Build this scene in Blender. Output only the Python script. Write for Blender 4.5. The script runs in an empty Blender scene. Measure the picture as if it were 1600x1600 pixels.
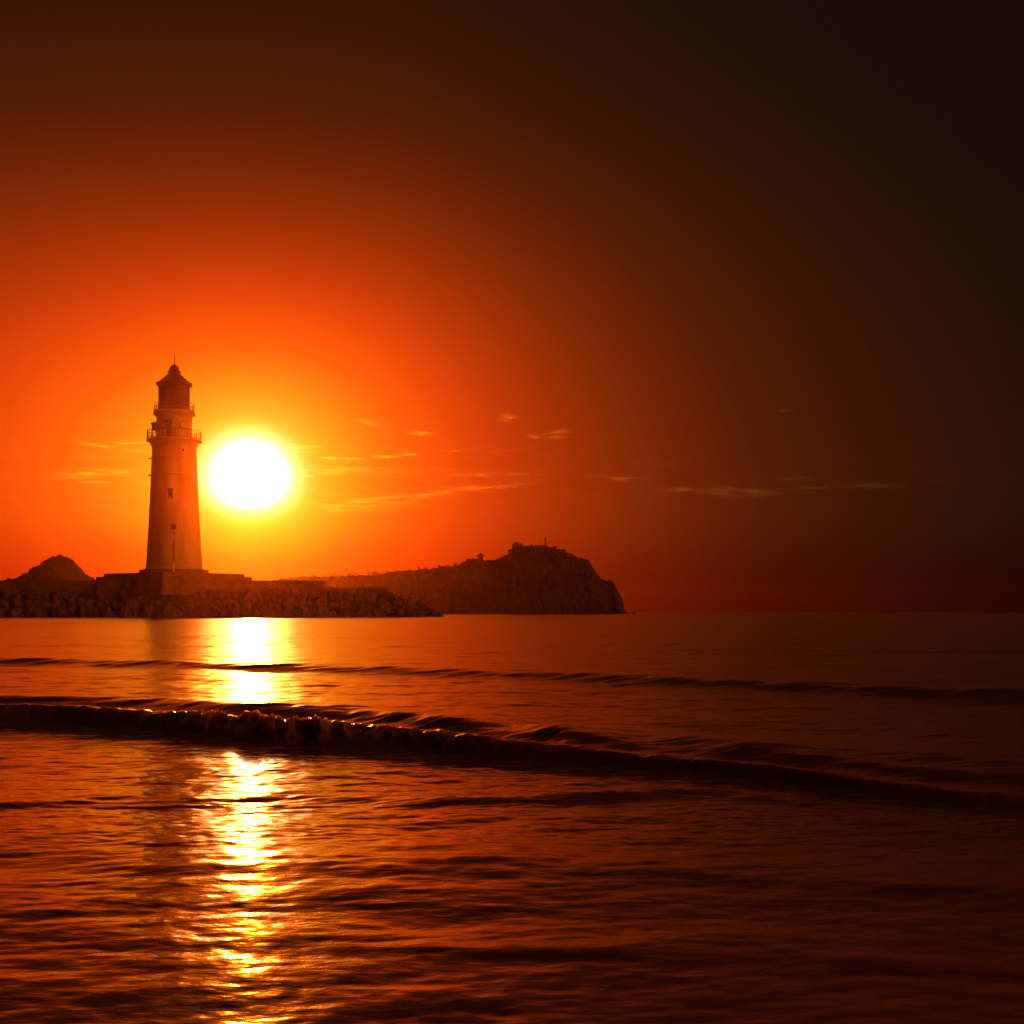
import bpy, bmesh, math, random
import numpy as np
from mathutils import Vector, Matrix, noise as mnoise

random.seed(11)
rng = np.random.default_rng(11)
S = bpy.context.scene
COL = S.collection
R = math.radians

# ------------------------------------------------------------------ camera
EYE = 0.9                      # crouching at the edge of the water
FPX, CX, HY = 2200.0, 800.0, 957.0   # focal length and horizon in 1600-px units
cam = bpy.data.cameras.new('camera')
cam.sensor_width = 36.0
cam.lens = 36.0 * FPX / 1600.0
cam.shift_y = (HY - 800.0) / 1600.0
cam.clip_start, cam.clip_end = 0.05, 20000.0
cam_o = bpy.data.objects.new('camera', cam)
cam_o.location = (0, 0, EYE)
cam_o.rotation_euler = (R(90), 0, 0)
COL.objects.link(cam_o)
S.camera = cam_o

def at(px, py, Y):             # a sight line from the beach at depth Y
    return Vector(((px - CX) / FPX * Y, Y, EYE + (HY - py) / FPX * Y))

# ------------------------------------------------------------------ sun and sky
SUN_X, SUN_Z = (390 - CX) / FPX, (HY - 745) / FPX
SUN_DIR = Vector((SUN_X, 1.0, SUN_Z)).normalized()
SUN_EL = math.asin(SUN_DIR.z)
SUN_AZ = math.atan2(SUN_DIR.x, SUN_DIR.y)
sl = bpy.data.lights.new('sun', 'SUN')
sl.energy = 5.0
sl.color = (1.0, 0.16, 0.004)
sl.angle = R(0.5)
so = bpy.data.objects.new('sun', sl)
so.rotation_euler = SUN_DIR.to_track_quat('Z', 'Y').to_euler()
COL.objects.link(so)

S.view_settings.view_transform = 'Standard'
S.view_settings.look = 'None'
S.view_settings.exposure = 0.0
S.view_settings.gamma = 1.0
S.view_settings.use_curve_mapping = False
S.cycles.max_bounces = 6
S.cycles.volume_bounces = 0
S.cycles.use_denoising = True
S.cycles.sample_clamp_indirect = 12.0

world = bpy.data.worlds.new('World')
S.world = world
world.use_nodes = True
wt = world.node_tree
wt.nodes.clear()
WN, WL = wt.nodes, wt.links

def wmath(op, a, b=None, c=None, clamp=False):
    n = WN.new('ShaderNodeMath'); n.operation = op; n.use_clamp = clamp
    for i, v in enumerate((a, b, c)):
        if v is None: continue
        if isinstance(v, (int, float)): n.inputs[i].default_value = v
        else: WL.new(v, n.inputs[i])
    return n.outputs[0]

tc = WN.new('ShaderNodeTexCoord')
sep = WN.new('ShaderNodeSeparateXYZ'); WL.new(tc.outputs['Generated'], sep.inputs[0])
az = wmath('ARCTAN2', sep.outputs[0], sep.outputs[1])
el = wmath('ARCSINE', sep.outputs[2])
DEG = 180 / math.pi
azd = wmath('MULTIPLY', az, DEG)
eld = wmath('MULTIPLY', el, DEG)
da0 = wmath('SUBTRACT', azd, SUN_AZ * DEG)
da = wmath('ADD', wmath('MAXIMUM', da0, 0.0), wmath('MULTIPLY_ADD', wmath('MINIMUM', wmath('ADD', da0, 2.6), 0.0), 0.74, wmath('MAXIMUM', wmath('MINIMUM', da0, 0.0), -2.6)))   # glow falls off more slowly to the left
de = wmath('SUBTRACT', eld, SUN_EL * DEG)
dep = wmath('MAXIMUM', de, 0.0)
up = wmath('MULTIPLY', dep, wmath('MULTIPLY_ADD', wmath('MINIMUM', dep, 14.0), 0.036, 1.0))
den = wmath('MINIMUM', de, 0.0)
dn = wmath('MULTIPLY', den, wmath('MULTIPLY_ADD', wmath('MAXIMUM', den, -7.0), -0.11, 1.10))
dv = wmath('ADD', up, dn)
corner = wmath('MULTIPLY', wmath('MULTIPLY', wmath('MAXIMUM', wmath('SUBTRACT', da0, 6.0), 0.0), wmath('MINIMUM', dep, 25.0)), 0.018)
dist = wmath('ADD', corner, wmath('SQRT', wmath('ADD', wmath('MULTIPLY', da, da), wmath('MULTIPLY', dv, dv))))   # degrees from the sun
# glow of the dusty air: colour against angle from the sun (HDR near the disc)
ramp = WN.new('ShaderNodeValToRGB')
ramp.color_ramp.interpolation = 'B_SPLINE'
SKY_RANGE, SKY_GAIN = 48.0, 1.0
stops = [  # degrees, linear colour
    (0.0, (9.0, 3.4, 0.55)), (1.4, (7.0, 1.2, 0.20)), (2.1, (4.0, 0.44, 0.03)), (3.0, (2.6, 0.36, 0.012)),
    (4.3, (1.7, 0.235, 0.006)), (5.8, (1.05, 0.115, 0.003)), (8.0, (0.78, 0.062, 0.0025)), (10.5, (0.50, 0.037, 0.002)),
    (13.0, (0.31, 0.026, 0.0016)), (15.8, (0.175, 0.018, 0.0016)), (18.5, (0.108, 0.013, 0.0015)), (21.0, (0.065, 0.0095, 0.0014)),
    (26.0, (0.030, 0.0065, 0.0014)), (31.0, (0.013, 0.0045, 0.0015)), (38.0, (0.006, 0.003, 0.0016)), (48.0, (0.004, 0.0026, 0.0018))]
cr = ramp.color_ramp
while len(cr.elements) < len(stops): cr.elements.new(0.5)
for e, (d, c) in zip(cr.elements, stops):
    e.position = d / SKY_RANGE
    e.color = (c[0], c[1], c[2], 1)
WL.new(wmath('DIVIDE', dist, SKY_RANGE, clamp=True), ramp.inputs[0])
# white-hot heart of the aureole round the disc
core = wmath('EXPONENT', wmath('MULTIPLY', wmath('POWER', wmath('DIVIDE', dist, 1.02), 2.05), -1.0))

# thin clouds, each a patch of streaky vapour at its own bearing and height
cmb = WN.new('ShaderNodeCombineXYZ')
WL.new(wmath('MULTIPLY', azd, 0.55), cmb.inputs[0]); WL.new(wmath('MULTIPLY', eld, 3.4), cmb.inputs[1])
nz = WN.new('ShaderNodeTexNoise'); nz.inputs['Scale'].default_value = 1.9; nz.inputs['Detail'].default_value = 5
nz.inputs['Roughness'].default_value = 0.6
WL.new(cmb.outputs[0], nz.inputs['Vector'])
nz2 = WN.new('ShaderNodeTexNoise'); nz2.inputs['Scale'].default_value = 0.7; nz2.inputs['Detail'].default_value = 3
WL.new(cmb.outputs[0], nz2.inputs['Vector'])
warp = wmath('MULTIPLY', wmath('SUBTRACT', nz2.outputs[0], 0.5), 0.55)
elw = wmath('ADD', eld, warp)
streak = wmath('MULTIPLY', wmath('SUBTRACT', nz.outputs[0], 0.36), 4.0, clamp=True)
patches = [ # px, py, half width, half height, tilt, strength
    (165, 698, 34, 3.2, -0.10, 0.65), (205, 692, 25, 2.0, 0.0, 0.5), (140, 739, 42, 4.5, 0.06, 0.65), (150, 752, 16, 2.5, 0.0, 0.4),
    (575, 660, 11, 2.4, -0.15, 0.7), (661, 677, 14, 3.2, -0.12, 1.3), (796, 652, 10, 4.0, 0.0, 1.2), (838, 681, 9, 4.0, -0.1, 1.0), (870, 679, 14, 4.0, 0.05, 1.2),
    (515, 719, 11, 3.4, 0.0, 0.7), (549, 720, 15, 2.6, 0.0, 0.6), (604, 713, 17, 3.6, -0.05, 0.9), (642, 711, 10, 2.6, -0.08, 0.9), (705, 707, 12, 2.0, 0, 0.5),
    (660, 774, 100, 4.5, 0.10, 0.7), (745, 761, 60, 4.0, 0.06, 0.5), (590, 790, 55, 6.0, 0.1, 0.4), (750, 742, 22, 3.4, -0.05, 0.6), (810, 741, 26, 3.0, -0.03, 0.5),
    (970, 747, 26, 2.6, -0.05, 0.9), (1070, 764, 26, 3.0, -0.05, 0.9), (1150, 768, 36, 5.5, 0, 0.9), (1195, 771, 30, 3.5, 0, 0.8), (1270, 763, 22, 3, 0, 0.9),
    (1365, 760, 34, 3.5, 0, 0.8), (1226, 643, 9, 2.4, -0.1, 0.7), (1233, 746, 22, 2.4, 0, 0.6), (440, 700, 60, 3.0, 0.03, 0.35), (560, 735, 90, 5, 0.02, 0.25)]
cl_sum = None
for (px, py, hw, hh, tilt, st) in patches:
    a0 = math.degrees(math.atan2(px - CX, FPX)); e0 = math.degrees(math.atan2(HY - py, math.hypot(FPX, px - CX)))
    ka = math.degrees(hw / FPX); ke = math.degrees(hh / FPX)
    x = wmath('SUBTRACT', azd, a0)
    y = wmath('SUBTRACT', elw, wmath('MULTIPLY_ADD', x, tilt, e0))
    xx = wmath('MULTIPLY', x, 1 / ka); yy = wmath('MULTIPLY', y, 1 / ke)
    g = wmath('EXPONENT', wmath('MULTIPLY', wmath('ADD', wmath('MULTIPLY', xx, xx), wmath('MULTIPLY', yy, yy)), -0.8))
    cl_sum = wmath('MULTIPLY', g, st) if cl_sum is None else wmath('MULTIPLY_ADD', g, st, cl_sum)
band = wmath('EXPONENT', wmath('MULTIPLY', wmath('POWER', wmath('DIVIDE', wmath('ABSOLUTE', wmath('SUBTRACT', eld, 5.6)), 1.7), 2.0), -1.0))
wisps = wmath('MULTIPLY', wmath('MULTIPLY', wmath('MULTIPLY', streak, streak), wmath('MULTIPLY', wmath('SUBTRACT', nz2.outputs[0], 0.42), 3.0, clamp=True)), wmath('MULTIPLY', band, 0.16))
cloud = wmath('MULTIPLY_ADD', cl_sum, streak, wisps)
# dusk tint: the air near the horizon reddens
red = WN.new('ShaderNodeMapRange'); red.interpolation_type = 'SMOOTHSTEP'
WL.new(eld, red.inputs[0])
red.inputs[1].default_value, red.inputs[2].default_value = 0.0, 4.2
red.inputs[3].default_value, red.inputs[4].default_value = 0.20, 1.0
tint = WN.new('ShaderNodeCombineXYZ'); WL.new(wmath('MULTIPLY_ADD', red.outputs[0], 0.4, 0.6), tint.inputs[0])
WL.new(red.outputs[0], tint.inputs[1]); WL.new(red.outputs[0], tint.inputs[2])
v1 = WN.new('ShaderNodeVectorMath'); v1.operation = 'MULTIPLY'
WL.new(ramp.outputs[0], v1.inputs[0]); WL.new(tint.outputs[0], v1.inputs[1])
# clouds scatter the same light a little more strongly
cv = WN.new('ShaderNodeVectorMath'); cv.operation = 'SCALE'
cv.inputs[0].default_value = (0.8, 2.4, 3.0)
WL.new(cloud, cv.inputs['Scale'])
cadd = WN.new('ShaderNodeVectorMath'); cadd.operation = 'ADD'; cadd.inputs[0].default_value = (1, 1, 1)
WL.new(cv.outputs[0], cadd.inputs[1])
v2 = WN.new('ShaderNodeVectorMath'); v2.operation = 'MULTIPLY'
WL.new(v1.outputs[0], v2.inputs[0]); WL.new(cadd.outputs[0], v2.inputs[1])
# ruddy glow added to the unseen sky, right and behind, to side-light the tower
def sq(v): return wmath('MULTIPLY', v, v)
fill_glow = wmath('EXPONENT', wmath('MULTIPLY', wmath('ADD', sq(wmath('DIVIDE', wmath('SUBTRACT', azd, 108.0), 26.0)), sq(wmath('DIVIDE', wmath('SUBTRACT', eld, 8.0), 20.0))), -1.0))
fill_glow_v = WN.new('ShaderNodeVectorMath'); fill_glow_v.operation = 'SCALE'; fill_glow_v.inputs[0].default_value = (4.2, 0.70, 0.010); WL.new(fill_glow, fill_glow_v.inputs['Scale'])
v2b = WN.new('ShaderNodeVectorMath'); v2b.operation = 'ADD'; WL.new(v2.outputs[0], v2b.inputs[0]); WL.new(fill_glow_v.outputs[0], v2b.inputs[1])
cs = WN.new('ShaderNodeVectorMath'); cs.operation = 'SCALE'; cs.inputs[0].default_value = (32.0, 10.0, 7.0)
WL.new(core, cs.inputs['Scale'])
v3 = WN.new('ShaderNodeVectorMath'); v3.operation = 'ADD'
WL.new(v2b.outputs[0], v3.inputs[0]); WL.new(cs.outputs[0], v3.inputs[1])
sky = WN.new('ShaderNodeTexSky'); sky.sky_type = 'NISHITA'; sky.sun_disc = False
sky.sun_elevation = SUN_EL; sky.sun_rotation = SUN_AZ; sky.dust_density = 6.0; sky.air_density = 3.0
wtint = WN.new('ShaderNodeVectorMath'); wtint.operation = 'MULTIPLY'; wtint.inputs[1].default_value = (1.0, 0.30, 0.05)
WL.new(sky.outputs[0], wtint.inputs[0])
bg_sky = WN.new('ShaderNodeBackground'); bg_sky.inputs[1].default_value = 0.002
WL.new(wtint.outputs[0], bg_sky.inputs[0])
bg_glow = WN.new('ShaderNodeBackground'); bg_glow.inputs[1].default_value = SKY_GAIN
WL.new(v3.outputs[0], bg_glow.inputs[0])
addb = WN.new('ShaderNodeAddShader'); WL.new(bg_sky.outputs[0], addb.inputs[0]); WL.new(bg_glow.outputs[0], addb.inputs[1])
wo = WN.new('ShaderNodeOutputWorld'); WL.new(addb.outputs[0], wo.inputs[0])
world.cycles.sampling_method = 'MANUAL'
world.cycles.sample_map_resolution = 2048

# ------------------------------------------------------------------ helpers
def tag(o, label=None, cat=None, group=None, kind=None):
    if label: o['label'] = label
    if cat: o['category'] = cat
    if group: o['group'] = group
    if kind: o['kind'] = kind
    return o

def link_mesh(name, me, mat, parent=None):
    o = bpy.data.objects.new(name, me); COL.objects.link(o)
    if mat: me.materials.append(mat)
    if parent: o.parent = parent
    return o

def obj(name, bm, mat, parent=None, smooth=False):
    me = bpy.data.meshes.new(name); bm.normal_update(); bm.to_mesh(me); bm.free()
    if smooth:
        me.polygons.foreach_set('use_smooth', [True] * len(me.polygons))
    return link_mesh(name, me, mat, parent)

def empty(name, loc, label, cat, group=None, rz=0.0):
    o = bpy.data.objects.new(name, None); COL.objects.link(o)
    o.location = loc; o.rotation_euler = (0, 0, rz)
    o.empty_display_size = 0.3
    return tag(o, label, cat, group)

def box(bm, x0, x1, y0, y1, z0, z1, bev=0.0, mat=None):
    vs = [bm.verts.new((x, y, z)) for z in (z0, z1) for (x, y) in ((x0, y0), (x1, y0), (x1, y1), (x0, y1))]
    fs = [(3, 2, 1, 0), (4, 5, 6, 7), (0, 1, 5, 4), (1, 2, 6, 5), (2, 3, 7, 6), (3, 0, 4, 7)]
    faces = [bm.faces.new([vs[i] for i in f]) for f in fs]
    if bev > 0:
        es = list({e for f in faces for e in f.edges})
        bmesh.ops.bevel(bm, geom=es, offset=bev, segments=2, affect='EDGES', profile=0.6)
    if mat is not None:
        bmesh.ops.transform(bm, matrix=mat, verts=vs)
    return vs

def lathe(bm, prof, n=64, a0=0.0, closed=True):
    rings = []
    for r, z in prof:
        if r < 1e-5:
            rings.append([bm.verts.new((0, 0, z))])
        else:
            rings.append([bm.verts.new((r * math.cos(a0 + 2 * math.pi * i / n), r * math.sin(a0 + 2 * math.pi * i / n), z)) for i in range(n)])
    for A, B in zip(rings, rings[1:]):
        for i in range(n):
            j = (i + 1) % n
            if len(A) == 1 and len(B) == 1: continue
            if len(A) == 1: bm.faces.new((A[0], B[j], B[i]))
            elif len(B) == 1: bm.faces.new((A[i], A[j], B[0]))
            else: bm.faces.new((A[i], A[j], B[j], B[i]))

def tube(bm, p0, p1, r0, r1=None, n=8):
    p0, p1 = Vector(p0), Vector(p1); r1 = r0 if r1 is None else r1
    q = (p1 - p0).to_track_quat('Z', 'Y')
    rings = []
    for p, r in ((p0, r0), (p1, r1)):
        rings.append([bm.verts.new(p + q @ Vector((r * math.cos(2 * math.pi * i / n), r * math.sin(2 * math.pi * i / n), 0))) for i in range(n)])
    for i in range(n):
        j = (i + 1) % n
        bm.faces.new((rings[0][i], rings[0][j], rings[1][j], rings[1][i]))
    bm.faces.new(rings[0][::-1]); bm.faces.new(rings[1])

def torus(bm, rad, z, r, n=64, m=6):
    g = [[bm.verts.new(((rad + r * math.cos(2 * math.pi * k / m)) * math.cos(2 * math.pi * i / n),
                        (rad + r * math.cos(2 * math.pi * k / m)) * math.sin(2 * math.pi * i / n),
                        z + r * math.sin(2 * math.pi * k / m))) for k in range(m)] for i in range(n)]
    for i in range(n):
        for k in range(m):
            bm.faces.new((g[i][k], g[(i + 1) % n][k], g[(i + 1) % n][(k + 1) % m], g[i][(k + 1) % m]))

# ------------------------------------------------------------------ materials
def mat_base(name, rough=0.8, spec=0.3):
    m = bpy.data.materials.new(name); m.use_nodes = True
    b = m.node_tree.nodes['Principled BSDF']
    b.inputs['Roughness'].default_value = rough
    b.inputs['Specular IOR Level'].default_value = spec
    return m, m.node_tree, b

def mottled(name, c1, c2, scale=1.0, rough=0.8, bump=0.0, bscale=None, stretch=(1, 1, 1), spec=0.3, detail=6):
    m, nt, b = mat_base(name, rough, spec)
    t = nt.nodes.new('ShaderNodeTexCoord')
    mp = nt.nodes.new('ShaderNodeMapping'); mp.inputs['Scale'].default_value = stretch
    nt.links.new(t.outputs['Object'], mp.inputs[0])
    n = nt.nodes.new('ShaderNodeTexNoise'); n.inputs['Scale'].default_value = scale; n.inputs['Detail'].default_value = detail
    nt.links.new(mp.outputs[0], n.inputs['Vector'])
    r = nt.nodes.new('ShaderNodeValToRGB')
    r.color_ramp.elements[0].position = 0.35; r.color_ramp.elements[1].position = 0.68
    r.color_ramp.elements[0].color = (*c1, 1); r.color_ramp.elements[1].color = (*c2, 1)
    nt.links.new(n.outputs[0], r.inputs[0]); nt.links.new(r.outputs[0], b.inputs['Base Color'])
    if bump:
        n2 = nt.nodes.new('ShaderNodeTexNoise'); n2.inputs['Scale'].default_value = bscale or scale * 3; n2.inputs['Detail'].default_value = 6
        nt.links.new(t.outputs['Object'], n2.inputs['Vector'])
        bp = nt.nodes.new('ShaderNodeBump'); bp.inputs['Strength'].default_value = 0.7; bp.inputs['Distance'].default_value = bump
        nt.links.new(n2.outputs[0], bp.inputs['Height']); nt.links.new(bp.outputs[0], b.inputs['Normal'])
    return m

M_WHITE = mottled('weathered_white_paint', (0.50, 0.46, 0.41), (0.72, 0.69, 0.64), 0.35, 0.62, 0.01, 2.0, (1, 1, 0.25))
M_TRIM = mottled('band_paint', (0.50, 0.46, 0.42), (0.66, 0.62, 0.58), 0.8, 0.6, 0.01, 3)
M_REDROOF = mottled('red_roof_paint', (0.035, 0.008, 0.007), (0.06, 0.012, 0.009), 0.8, 0.5, 0.01, 4)
M_IRON = mottled('dark_iron', (0.03, 0.022, 0.02), (0.06, 0.045, 0.04), 2.0, 0.5, 0.004, 12)
M_REDIRON = mottled('red_painted_iron', (0.16, 0.025, 0.018), (0.24, 0.04, 0.03), 2.0, 0.45, 0.004, 12)
M_CONC = mottled('weathered_concrete', (0.10, 0.09, 0.08), (0.20, 0.18, 0.16), 0.22, 0.85, 0.05, 1.6, (1, 1, 2.0))
M_STONE = mottled('terrace_stone', (0.09, 0.08, 0.07), (0.17, 0.15, 0.13), 0.5, 0.85, 0.04, 2.0)
M_ROCK = mottled('armour_rock', (0.05, 0.043, 0.036), (0.14, 0.12, 0.10), 0.9, 0.85, 0.12, 2.5)
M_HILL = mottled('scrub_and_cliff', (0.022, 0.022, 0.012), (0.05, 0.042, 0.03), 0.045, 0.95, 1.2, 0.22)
M_LEAF = mottled('dark_foliage', (0.025, 0.035, 0.015), (0.06, 0.075, 0.03), 0.8, 0.8)
M_BARK = mottled('bark', (0.06, 0.045, 0.03), (0.10, 0.075, 0.055), 3, 0.9)
M_DARK = mottled('dark_opening', (0.025, 0.02, 0.018), (0.04, 0.03, 0.028), 2, 0.35)
M_WALL = mottled('plain_render_wall', (0.22, 0.18, 0.15), (0.33, 0.29, 0.25), 0.6, 0.85)

def glass_mat(name, col):
    m = bpy.data.materials.new(name); m.use_nodes = True
    nt = m.node_tree; nt.nodes.clear()
    tr = nt.nodes.new('ShaderNodeBsdfTransparent'); tr.inputs[0].default_value = (*col, 1)
    gl = nt.nodes.new('ShaderNodeBsdfGlossy'); gl.inputs['Roughness'].default_value = 0.06
    nz_ = nt.nodes.new('ShaderNodeTexNoise'); nz_.inputs['Scale'].default_value = 1.2
    fr = nt.nodes.new('ShaderNodeFresnel'); fr.inputs[0].default_value = 1.45
    bp = nt.nodes.new('ShaderNodeBump'); bp.inputs['Distance'].default_value = 0.01
    nt.links.new(nz_.outputs[0], bp.inputs['Height']); nt.links.new(bp.outputs[0], gl.inputs['Normal'])
    mx = nt.nodes.new('ShaderNodeMixShader'); out = nt.nodes.new('ShaderNodeOutputMaterial')
    nt.links.new(fr.outputs[0], mx.inputs[0]); nt.links.new(tr.outputs[0], mx.inputs[1]); nt.links.new(gl.outputs[0], mx.inputs[2])
    nt.links.new(mx.outputs[0], out.inputs[0])
    return m
M_GLASS = glass_mat('salted_lantern_glass', (0.36, 0.24, 0.20))
M_LENS = mottled('lens_drum', (0.16, 0.10, 0.07), (0.24, 0.15, 0.10), 2, 0.25, spec=0.6)

# ------------------------------------------------------------------ sea
def sight(px, py, hc=0.0):     # a place on the water seen at this height above the beach camera's foot
    d = (EYE - hc) * FPX / (py - HY)
    return ((px - CX) / FPX * d, d)

def ridge(pts, k=1.0):                # crest line through the water: (px, py of crest, crest height)
    pts = [(a, b, c * k) for a, b, c in pts]
    xy = sorted(sight(px, py, hc) for px, py, hc in pts)
    xs = np.array([p[0] for p in xy]); ys = np.array([p[1] for p in xy])
    hs = np.array([h for _, h in sorted(((sight(px, py, hc)[0], hc) for px, py, hc in pts))])
    k0 = (ys[1] - ys[0]) / (xs[1] - xs[0]); k1 = (ys[-1] - ys[-2]) / (xs[-1] - xs[-2])
    xs = np.concatenate([[xs[0] - 40], xs, [xs[-1] + 40]])
    ys = np.concatenate([[ys[0] - 40 * k0 * .6], ys, [ys[-1] + 40 * k1 * .6]])
    hs = np.concatenate([[hs[0] * .7], hs, [hs[-1] * .7]])
    return xs, ys, hs

def vnoise(x, y, seed):        # smooth value noise
    xi = np.floor(x).astype(np.int64); yi = np.floor(y).astype(np.int64)
    fx = x - xi; fy = y - yi
    fx = fx * fx * (3 - 2 * fx); fy = fy * fy * (3 - 2 * fy)
    def h(a, b):
        v = (a * 374761393 + b * 668265263 + seed * 1274126177) & 0x7fffffff
        v = ((v ^ (v >> 13)) * 1103515245) & 0x7fffffff
        v = (v ^ (v >> 16)) & 0xffff
        return v / 65535.0
    return (h(xi, yi) * (1 - fx) + h(xi + 1, yi) * fx) * (1 - fy) + (h(xi, yi + 1) * (1 - fx) + h(xi + 1, yi + 1) * fx) * fy

def fbm(x, y, seed, octs=4, lac=2.03, gain=0.5):
    s = 0; a = 1; t = 0
    for i in range(octs):
        s = s + a * vnoise(x, y, seed + 17 * i); t += a; a *= gain; x = x * lac + 3.1; y = y * lac + 1.7
    return s / t

def swell(X, Y, r, wf, wb, wob=0.0, seed=1, wobscale=0.5):
    xs, ys, hs = r
    yr = np.interp(X, xs, ys); A = np.interp(X, xs, hs)
    if wob: yr = yr + wob * (fbm(X * wobscale, Y * 0, seed, 3) - 0.5) * 2
    s = Y - yr
    return A, s, np.where(s < 0, np.exp(-(s / wf) ** 2), np.exp(-(s / wb) ** 2))

BREAKER = ridge([(100, 1104, .165), (200, 1110, .165), (300, 1118, .17), (400, 1124, .165), (500, 1131, .16), (600, 1137, .15), (700, 1146, .14),
                 (800, 1157, .12), (900, 1166, .11), (1000, 1177, .10), (1100, 1186, .10), (1200, 1196, .095), (1300, 1209, .09), (1400, 1222, .08), (1500, 1234, .075)], 0.84)
FAR = ridge([(100, 1030, .085), (300, 1035, .085), (500, 1040, .085), (700, 1045, .085), (850, 1050, .075), (1000, 1057, .085), (1200, 1066, .085), (1500, 1077, .09)])
FAINT = ridge([(60, 1006, .05), (340, 1008, .05), (420, 1009, .01), (900, 1012, .005), (1200, 1014, .03), (1500, 1016, .04)])
MID = ridge([(100, 1088, .07), (250, 1092, .07), (400, 1102, .075), (550, 1108, .06), (700, 1124, .07), (800, 1130, .05), (880, 1144, .07), (1000, 1146, .06), (1150, 1160, .065), (1300, 1168, .05), (1500, 1184, .06)])
MID2 = ridge([(100, 1098, .0), (600, 1122, .03), (800, 1142, .05), (1000, 1163, .045), (1300, 1185, .045), (1500, 1204, .05)])
NEAR = ridge([(100, 1249, .018), (300, 1245, .014), (450, 1240, .004), (700, 1246, .02), (900, 1241, .026), (1100, 1236, .022), (1300, 1250, .01), (1500, 1270, .02)])
NEAR2 = ridge([(0, 1330, .004), (400, 1352, .007), (800, 1345, .010), (1200, 1370, .006), (1600, 1390, .008)])
NEAR3 = ridge([(0, 1450, .005), (500, 1475, .003), (900, 1490, .007), (1600, 1520, .005)])

# random sea: many small wave trains, mostly running in towards the beach
NW = 150
lam = np.exp(rng.uniform(np.log(0.055), np.log(6.0), NW))
th = rng.normal(0.0, 0.85, NW) + R(-97)
ph = rng.uniform(0, 2 * math.pi, NW)
slope = 0.0043 * (lam / 0.6) ** -0.12 * rng.uniform(0.5, 1.5, NW)
slope[lam > 2.5] *= 0.6
slope[lam < 0.6] *= 1.7
amp = slope * lam / (2 * math.pi)

FOAM = {}
def sea_height(X, Y, spacing):
    z = np.zeros_like(X)
    wx = X + 0.35 * (fbm(X * .6, Y * .6, 5, 2) - .5); wy = Y + 0.35 * (fbm(X * .6, Y * .6, 9, 2) - .5)
    gust = 0.45 + 1.1 * fbm(X * 0.11, Y * 0.28, 31, 3)
    for l, t, p, a in zip(lam, th, ph, amp):
        k = 2 * math.pi / l
        w = np.clip((l / spacing - 2.2) / 2.0, 0, 1)
        z += a * w * np.sin(k * (math.cos(t) * wx + math.sin(t) * wy) + p)
    z *= gust * (1 + 0.30 * np.clip((Y - 9.5) / 6.0, 0, 1))      # choppier outside the break
    flat = np.ones_like(X)
    zz = np.zeros_like(X)
    for r, wf, wb, wob, sd in ((FAR, .55, 1.5, .15, 3), (FAINT, 1.0, 2.5, .3, 4), (MID, .42, .9, .12, 6), (MID2, .30, .6, .15, 7),
                               (NEAR, .16, .4, .1, 8), (NEAR2, .15, .3, .12, 12), (NEAR3, .1, .22, .1, 13)):
        A, s, p = swell(X, Y, r, wf, wb, wob, sd, 0.5)
        obl = 0.75 + 0.5 * fbm(X * 1.1 + Y * 1.8, Y * 3.2 - X * 0.5, 40 + sd, 3)   # oblique wrinkles on the backs
        zz += A * p * obl
    A, s, p = swell(X, Y, BREAKER, .17, .55, .10, 21, 0.8)
    lump = 1 - np.abs(fbm(X * 5.5, Y * 4.5, 51, 5, gain=.62) - .5) * 4.2    # torn, ridged lip
    churn = np.clip(np.interp(X, [-3.6, -3.1, -2.7, -2.2, -1.4, -.9, -.2, .6], [.22, .3, .5, 1, .95, .6, .3, .10]), 0, 1)
    crest = np.exp(-((s + .02) / .16) ** 2)
    zb = A * p * (0.92 + 0.16 * fbm(X * .9, Y * 0, 61, 2)) + crest * churn * (lump - .55) * .085 * (.35 + 1.3 * fbm(X * 1.3, Y * 0, 91, 2))
    fine = fbm(X * 13, Y * 11, 71, 3)
    zb += crest * churn * (fine - .5) * .09 * np.clip((.05 / spacing), 0, 1)
    near = np.clip(1 - np.abs(s - .02) / .30, 0, 1) * np.clip(.2 - 0 * s, 0, 1) * 5
    streaks = fbm(X * 3.0 + s * 1.2, s * 6.0, 81, 4)
    FOAM['v'] = np.clip(np.clip((streaks - .50) * 5, 0, 1) * near * np.clip(churn + .15, 0, 1) * 0.8 + np.clip((lump - .62) * 3, 0, 1) * crest * churn, 0, 1)
    # a trough just ahead of the breaker
    zb -= 0.008 * np.exp(-((s + .55) / .22) ** 2) * np.clip(A / .12, 0, 1)
    calm = 1 - 0.55 * np.exp(-((s + .12) / .22) ** 2)
    return z * calm + zz + zb

def radii():
    r = [1.2]
    while r[-1] < 3500:
        d = r[-1]
        k = 0.0046 if d < 5.5 else 0.0026 if d < 13 else 0.0036 if d < 60 else 0.008 if d < 300 else 0.02
        r.append(d * (1 + k))
    return np.array(r)
rad = radii()
ang = np.concatenate([np.linspace(R(-180), R(-34), 60, endpoint=False), np.linspace(R(-34), R(-26), 60, endpoint=False),
                      np.linspace(R(-26), R(26), 900, endpoint=False), np.linspace(R(26), R(34), 60, endpoint=False), np.linspace(R(34), R(180), 60, endpoint=False)])
nr, na = len(rad), len(ang)
RR, AA = np.meshgrid(rad, ang, indexing='ij')
XX = RR * np.sin(AA); YY = RR * np.cos(AA)
dR = np.gradient(rad)
dA = np.gradient(ang)
SP = np.maximum(np.repeat(dR[:, None], na, 1), RR * dA[None, :] * 0.8)
ZZ = sea_height(XX, YY, SP)
fade = np.clip((400 - RR) / 300, 0, 1)
ZZ *= fade
ZZ[YY < -3] *= 0.3
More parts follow.
